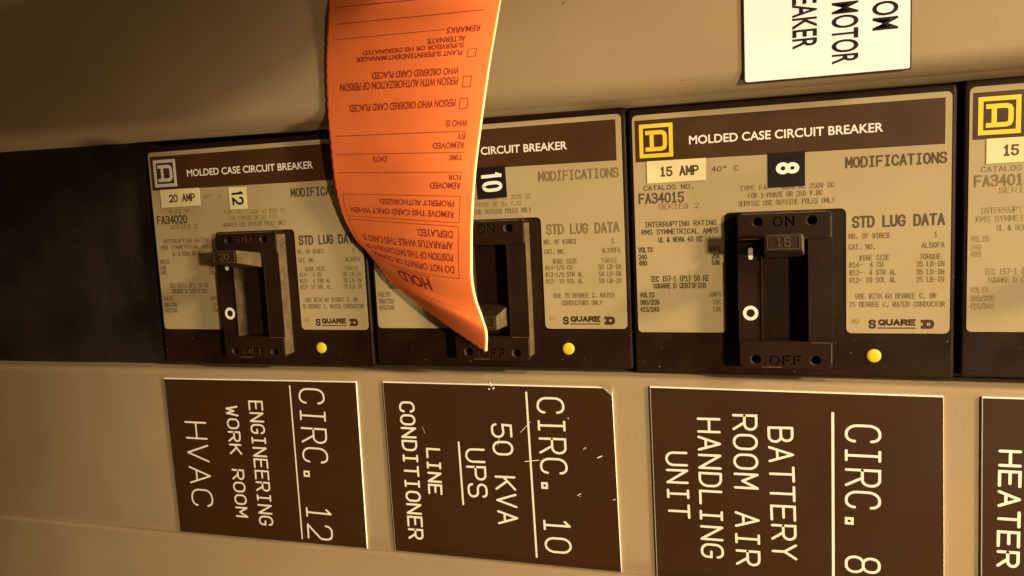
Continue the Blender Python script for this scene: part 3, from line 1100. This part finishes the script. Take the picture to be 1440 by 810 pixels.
p0 = at(924, 808, ZL)
engraved("black engraved label reading CIRC. 8 battery room air handling unit, widest label in view",
         [(233.7, 104.0), (335.0, 104.7), (336.0, 181.3), (234.3, 180.8)],
         [eng_line("CIRC@ 8", (1188, 596), (1188, 804.5), (1239.5, 597), .48),
          eng_line("BATTERY", (1079, 599.5), (1085.5, 785.5), (1115.5, 599.5), .46),
          eng_line("ROOM AIR", (1029.4, 582), (1034.8, 794), (1065, 583), .46),
          eng_line("HANDLING", (979.8, 587), (985.8, 783.5), (1013, 587), .46),
          eng_line("UNIT", (935, 634.5), (939.7, 728), (966.5, 635), .46)],
         [rule((1171, 581), (1172, 816), .48)])

engraved("black engraved label cut off at the right edge of the picture, its end reading HEATER",
         [(346.8, 104.6), (449, 105.0), (450, 181.5), (347.6, 181.0)],
         [eng_line("HEATER", (1404, 632), (1400.8, 796.5), (1437.5, 632), .5)],
         [])

# ------------------------------------------------------------------ white label on the upper cover
mb = MB()
ZW = ZC + .9
wl = rounded([(270.3, -78), (324.3, -78), (324.2, -7.0, .6), (270.2, -7.0, .8)], 3)
mb.prism(wl, ZC - .35, ZW - .2, 'white_edge_black')
mb.prism(rounded([(270.75, -77.5), (323.8, -77.5), (323.7, -7.35, .6), (270.7, -7.4, .8)], 3), ZW - .2, ZW, 'white_label')


def end_line(s, base_px, cap_px, y_end_px, span):
    b = at(base_px, y_end_px, ZW); q = at(cap_px, y_end_px, ZW)
    set_turned(mb, s, (b[0], b[1] - span), (b[0], b[1]), q[0] - b[0], 'vinyl', ZW, .016)


end_line("BREAKER", 1114.5, 1149, 70, 24.5)
end_line("MOTOR", 1170, 1207, 91, 20.5)
end_line("ROOM", 1227, 1263, 43.5, 18.0)
o = mb.build("printed_label")
tag(o, "white rectangular label with black turned lettering ending BREAKER, on the upper cover", "label")

# ------------------------------------------------------------------ orange hold card
WID = 236.0
# b: (right edge px), (left edge px), sag px, squeeze, heights at u = 0, 1/3, 2/3, 1 (mm)
ROWS = [
    (-420, (870, -422), (580, -410), 0, 0, (82, 84, 84, 82)),
    (-260, (790, -262), (500, -250), 0, 0, (82, 84, 84, 82)),
    (-180, (760, -182), (486, -168), 0, 0, (74, 77, 77, 74)),
    (-100, (733, -101), (474, -84), 0, 0, (38, 42, 41, 36)),
    (-40, (712, -40), (465, -20), 0, 0, (14, 18, 16, 11)),
    (0, (703, -1), (462, 23), 0, 0, (14, 18, 16, 11)),
    (33, (697, 33), (460, 56), 0, 0, (12, 15.5, 14, 10)),
    (95, (688, 85), (459, 100), 0, 0, (11.5, 14.5, 13, 9.6)),
    (150, (679, 147), (461, 159), 0, 0, (12, 14.5, 13, 9.4)),
    (185, (674, 184), (464, 192.5), 0, 0, (12.5, 14.5, 12.5, 9)),
    (215, (670, 215), (466.5, 218), 0, 0, (13.5, 15, 12.3, 8.3)),
    (242, (667, 242), (469, 243), 0, 0, (14.5, 15.5, 12, 7.5)),
    (276, (664, 276.5), (474, 272.5), 0, .02, (15.0, 14.6, 11.2, 6.2)),
    (317, (662, 317), (483, 305), 0, .08, (16.0, 14.6, 10.2, 4.6)),
    (352, (661.5, 352), (499, 335), 3, .16, (17.5, 15.2, 10.6, 5.0)),
    (390, (662, 392), (517, 355), 9, .22, (19.2, 15.9, 10.8, 5.0)),
    (425, (668, 424), (532, 374), 9, .22, (20.2, 16.6, 11.0, 5.0)),
    (445, (676, 445), (537, 381), 7, .18, (20.4, 18.0, 11.6, 5.0)),
    (466, (682, 466), (541, 387), 5, .12, (20.2, 18.4, 11.8, 5.2)),
    (495, (682, 495), (546, 394), 3, .05, (9.4, 9.6, 8.2, 5.2)),
]


def row(b):
    if b <= ROWS[0][0]:
        k, t = 0, 0.0
    elif b >= ROWS[-1][0]:
        k = len(ROWS) - 2
        t = (b - ROWS[k][0]) / (ROWS[k + 1][0] - ROWS[k][0])
        t = min(t, 1.1)
    else:
        for k in range(len(ROWS) - 1):
            if ROWS[k][0] <= b <= ROWS[k + 1][0]:
                t = (b - ROWS[k][0]) / (ROWS[k + 1][0] - ROWS[k][0])
                break
    flat = lambda r: [r[1][0], r[1][1], r[2][0], r[2][1], r[3], r[4], *r[5]]
    pa, pb = flat(ROWS[k]), flat(ROWS[k + 1])
    p0 = flat(ROWS[max(0, k - 1)]); p1 = flat(ROWS[min(len(ROWS) - 1, k + 2)])
    ba, bb = ROWS[k][0], ROWS[k + 1][0]
    b0 = ROWS[max(0, k - 1)][0]; b1 = ROWS[min(len(ROWS) - 1, k + 2)][0]
    h = bb - ba
    res = []
    for i in range(len(pa)):
        sl = (pb[i] - pa[i]) / h
        sm = (pa[i] - p0[i]) / (ba - b0) if ba > b0 else sl
        sp = (p1[i] - pb[i]) / (b1 - bb) if b1 > bb else sl
        ma = .5 * (sm + sl); mb_ = .5 * (sl + sp)
        t2, t3 = t * t, t * t * t
        res.append((2 * t3 - 3 * t2 + 1) * pa[i] + (t3 - 2 * t2 + t) * h * ma + (-2 * t3 + 3 * t2) * pb[i] + (t3 - t2) * h * mb_)
    return res


CACHE = {}


TW0, TW1 = -40.0, -170.0      # added unseen free end, raised and twisted to cast the upper left shadow
PATH = [(-75, (158, -75, 21)), (-115, (170, -92, 42)), (-170, (190, -70, 77)), (-250, (202, -80, 82)), (-400, (212, -166, 78))]


def path_point(b):
    if "p0" not in CACHE:
        a, c = card(.5, TW0, True), card(.5, TW0 + 8, True)
        CACHE["p0"] = [(TW0 + 8, c), (TW0, a)] + [(k, Vector(v)) for k, v in PATH]
    T = CACHE["p0"]
    for k in range(1, len(T) - 1):
        if T[k + 1][0] <= b <= T[k][0]:
            break
    (ba, pa), (bb, pb) = T[k], T[k + 1]
    (b0, p0), (b1, p1) = T[k - 1], T[min(k + 2, len(T) - 1)]
    h = bb - ba
    t = (b - ba) / h
    ma = (pb - p0) / (bb - b0)
    mb_ = (p1 - pa) / (b1 - ba) if b1 != bb else (pb - pa) / h
    return pa * (2 * t**3 - 3 * t**2 + 1) + ma * (h * (t**3 - 2 * t**2 + t)) + pb * (-2 * t**3 + 3 * t**2) + mb_ * (h * (t**3 - t**2))


def card(u, b, raw=False):
    """point of the card's front face in mm; u = 0 right edge .. 1 left edge, b runs down the card"""
    key = round(b, 3)
    if key not in CACHE:
        CACHE[key] = row(b)
    rx, ry, lx, ly, sag, sq, z0, z1, z2, z3 = CACHE[key]
    g = u + sq * u * (1 - u)
    px = rx + (lx - rx) * g
    py = ry + (ly - ry) * g + sag * 4 * u * (1 - u)
    z = (z0 * (1 - u) ** 3 + 3 * (1.5 * z1 - .333 * z0) * 0 +   # cubic through four heights (Lagrange)
         0)
    l0 = -4.5 * (u - 1 / 3) * (u - 2 / 3) * (u - 1)
    l1 = 13.5 * u * (u - 2 / 3) * (u - 1)
    l2 = -13.5 * u * (u - 1 / 3) * (u - 1)
    l3 = 4.5 * u * (u - 1 / 3) * (u - 2 / 3)
    z = z0 * l0 + z1 * l1 + z2 * l2 + z3 * l3
    p = Vector(at3(px, py, z))
    if b < TW0 and u >= 0 and not raw:
        c = card(.5, b, True)
        pivot = c
        c = path_point(b)
        f = min(1.0, (TW0 - b) / (TW0 - TW1))
        th = math.radians(82) * f * f * (3 - 2 * f)
        d = p - pivot
        d = d * (1 + (pivot.z - 18) / 300.0 * 1.25)     # keep the card's width
        p = c + Vector((d.x * math.cos(th) + d.z * math.sin(th), d.y, d.z * math.cos(th) - d.x * math.sin(th)))
    return p


def card_normal(u, b):
    e = .004
    a = card(u + e, b) - card(u - e, b)
    c = card(u, b + .8) - card(u, b - .8)
    n = a.cross(c)
    n.normalize()
    return n if n.z > 0 else -n


mb = MB()
NU, NB = 84, 380
B0, B1 = -395.0, 495.0


def tooth(t, period, amp):
    f = (t / period) % 1.0
    return -amp * max(0.0, 1 - abs(f - .5) / .16)


grid = []
for j in range(NB + 1):
    line = []
    for i in range(NU + 1):
        u = i / NU
        bend = B1 + tooth(u * 142, 8.5, 2.2)
        b = B0 + (bend - B0) * (j / NB) ** .96
        uu = u * (1 + tooth(b, 15.5, .006))
        line.append((uu, b))
    grid.append(line)
front = [[card(*g) for g in line] for line in grid]
TH = .55
i0 = len(mb.v)
idx = lambda j, i: i0 + j * (NU + 1) + i
for line in front:
    mb.v += [P(*p) for p in line]
nb_ = len(mb.v)
for j, line in enumerate(grid):
    for i, g in enumerate(line):
        p = front[j][i] - card_normal(min(max(g[0], .01), .99), g[1]) * TH
        if i == 0:
            p.x += .75          # the cut edge slopes outwards
        elif i == NU:
            p.x -= 1.0
        mb.v.append(P(*p))
bidx = lambda j, i: nb_ + j * (NU + 1) + i


def q4(a, b, c, d, mat, smooth=True):
    mb.f.append([a, b, c, d]); mb.m.append(mb.mi(mat)); mb.s.append(smooth)


for j in range(NB):
    for i in range(NU):
        q4(idx(j, i), idx(j, i + 1), idx(j + 1, i + 1), idx(j + 1, i), 'orange')
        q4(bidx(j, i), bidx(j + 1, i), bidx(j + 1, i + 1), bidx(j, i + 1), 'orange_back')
    q4(idx(j, 0), idx(j + 1, 0), bidx(j + 1, 0), bidx(j, 0), 'card_edge')
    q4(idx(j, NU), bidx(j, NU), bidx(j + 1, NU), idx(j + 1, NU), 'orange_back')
for i in range(NU):
    q4(idx(0, i), bidx(0, i), bidx(0, i + 1), idx(0, i + 1), 'card_edge')
    q4(idx(NB, i), idx(NB, i + 1), bidx(NB, i + 1), bidx(NB, i), 'card_edge')


def put_card(a, b, dz):
    u = a / WID
    p = card(u, b) + card_normal(u, b) * (dz + .02)
    return (p.x, p.y, p.z)


def dense(pts, step):
    out = [pts[0]]
    for p, q in zip(pts, pts[1:]):
        n = max(1, int(math.hypot(q[0] - p[0], q[1] - p[1]) / step))
        out += [(p[0] + (q[0] - p[0]) * k / n, p[1] + (q[1] - p[1]) * k / n) for k in range(1, n + 1)]
    return out


def cline(a0, b0, a1, b1, hw=.42):
    ribbon(mb, dense([(a0, b0), (a1, b1)], 4), hw, 'red_ink', put_card)


def cbox(a0, b0, a1, b1, hw=.42):
    for s in ((a0, b0, a1, b0), (a0, b1, a1, b1), (a0, b0, a0, b1), (a1, b0, a1, b1)):
        cline(*s, hw)


def ctext(s, a0, a1, b, cap, bold=0.014):
    for q in letters(s, bold):
        oriented(mb, [put_card(a0 + x * (a1 - a0), b + y * cap, .05) for x, y in q], 'red_ink')


cline(20, -34, 226, -34); cline(20, -11, 226, -11)
cline(20, 12, 226, 12)
cline(71, 34.5, 224, 34.5)
ctext("REMARKS", 21, 68, 32.5, 9.5)
ctext("ALTERNATE.", 39, 95, 48, 10)
ctext("SUPERVISOR OR HIS DESIGNATED", 40, 184, 61, 9.2)
ctext("PLANT SUPERINTENDENT/MANAGER", 41, 193, 74, 9.2)
cbox(21, 74, 33, 87, .5)
ctext("WHO ORDERED CARD PLACED.", 42, 171, 101.5, 9.2)
ctext("PERSON WITH AUTHORIZATION OF PERSON", 42, 216, 114, 9.4)
cbox(22.5, 114, 34.5, 127, .5)
ctext("PERSON WHO ORDERED CARD PLACED.", 42, 204, 141, 9.4)
cbox(23.5, 141, 35.5, 154, .5)
ctext("WHO IS:", 20, 55, 168.5, 9.2)
cline(20, 184.5, 226, 184.5)
ctext("BY", 21, 34, 187.5, 8.2)
ctext("REMOVED", 22, 72, 199.5, 8.6)
cline(21, 214, 228, 214)
ctext("TIME", 22, 44, 217, 8)
ctext("DATE", 146, 169, 218, 8)
cline(20, 242, 229, 242)
ctext("FOR", 21, 43, 245, 8)
ctext("REMOVED", 22, 73, 256.5, 8.8)
cbox(20, 276, 226, 314.5)
ctext("PROPERLY AUTHORIZED.", 30, 163, 282.5, 9)
ctext("REMOVE THIS CARD ONLY WHEN", 30, 216, 298.5, 9.4)
cbox(21, 320, 227, 390.5)
ctext("DISPLAYED.", 31, 97, 326.5, 10)
ctext("APPARATUS WHILE THIS CARD IS", 31, 213, 342, 10)
ctext("POSITION OF THIS SWITCH/VALVE OR", 31, 218, 358, 10)
ctext("DO NOT OPERATE OR CHANGE", 30, 210, 374, 10)
cline(82, 395, 180, 395, .7)
ctext("HOLD", 88, 166, 398.5, 24, .035)
o = mb.build("hold_card")
tag(o, "curled orange paper hold card with upside down printing hanging over the second breaker", "tag")
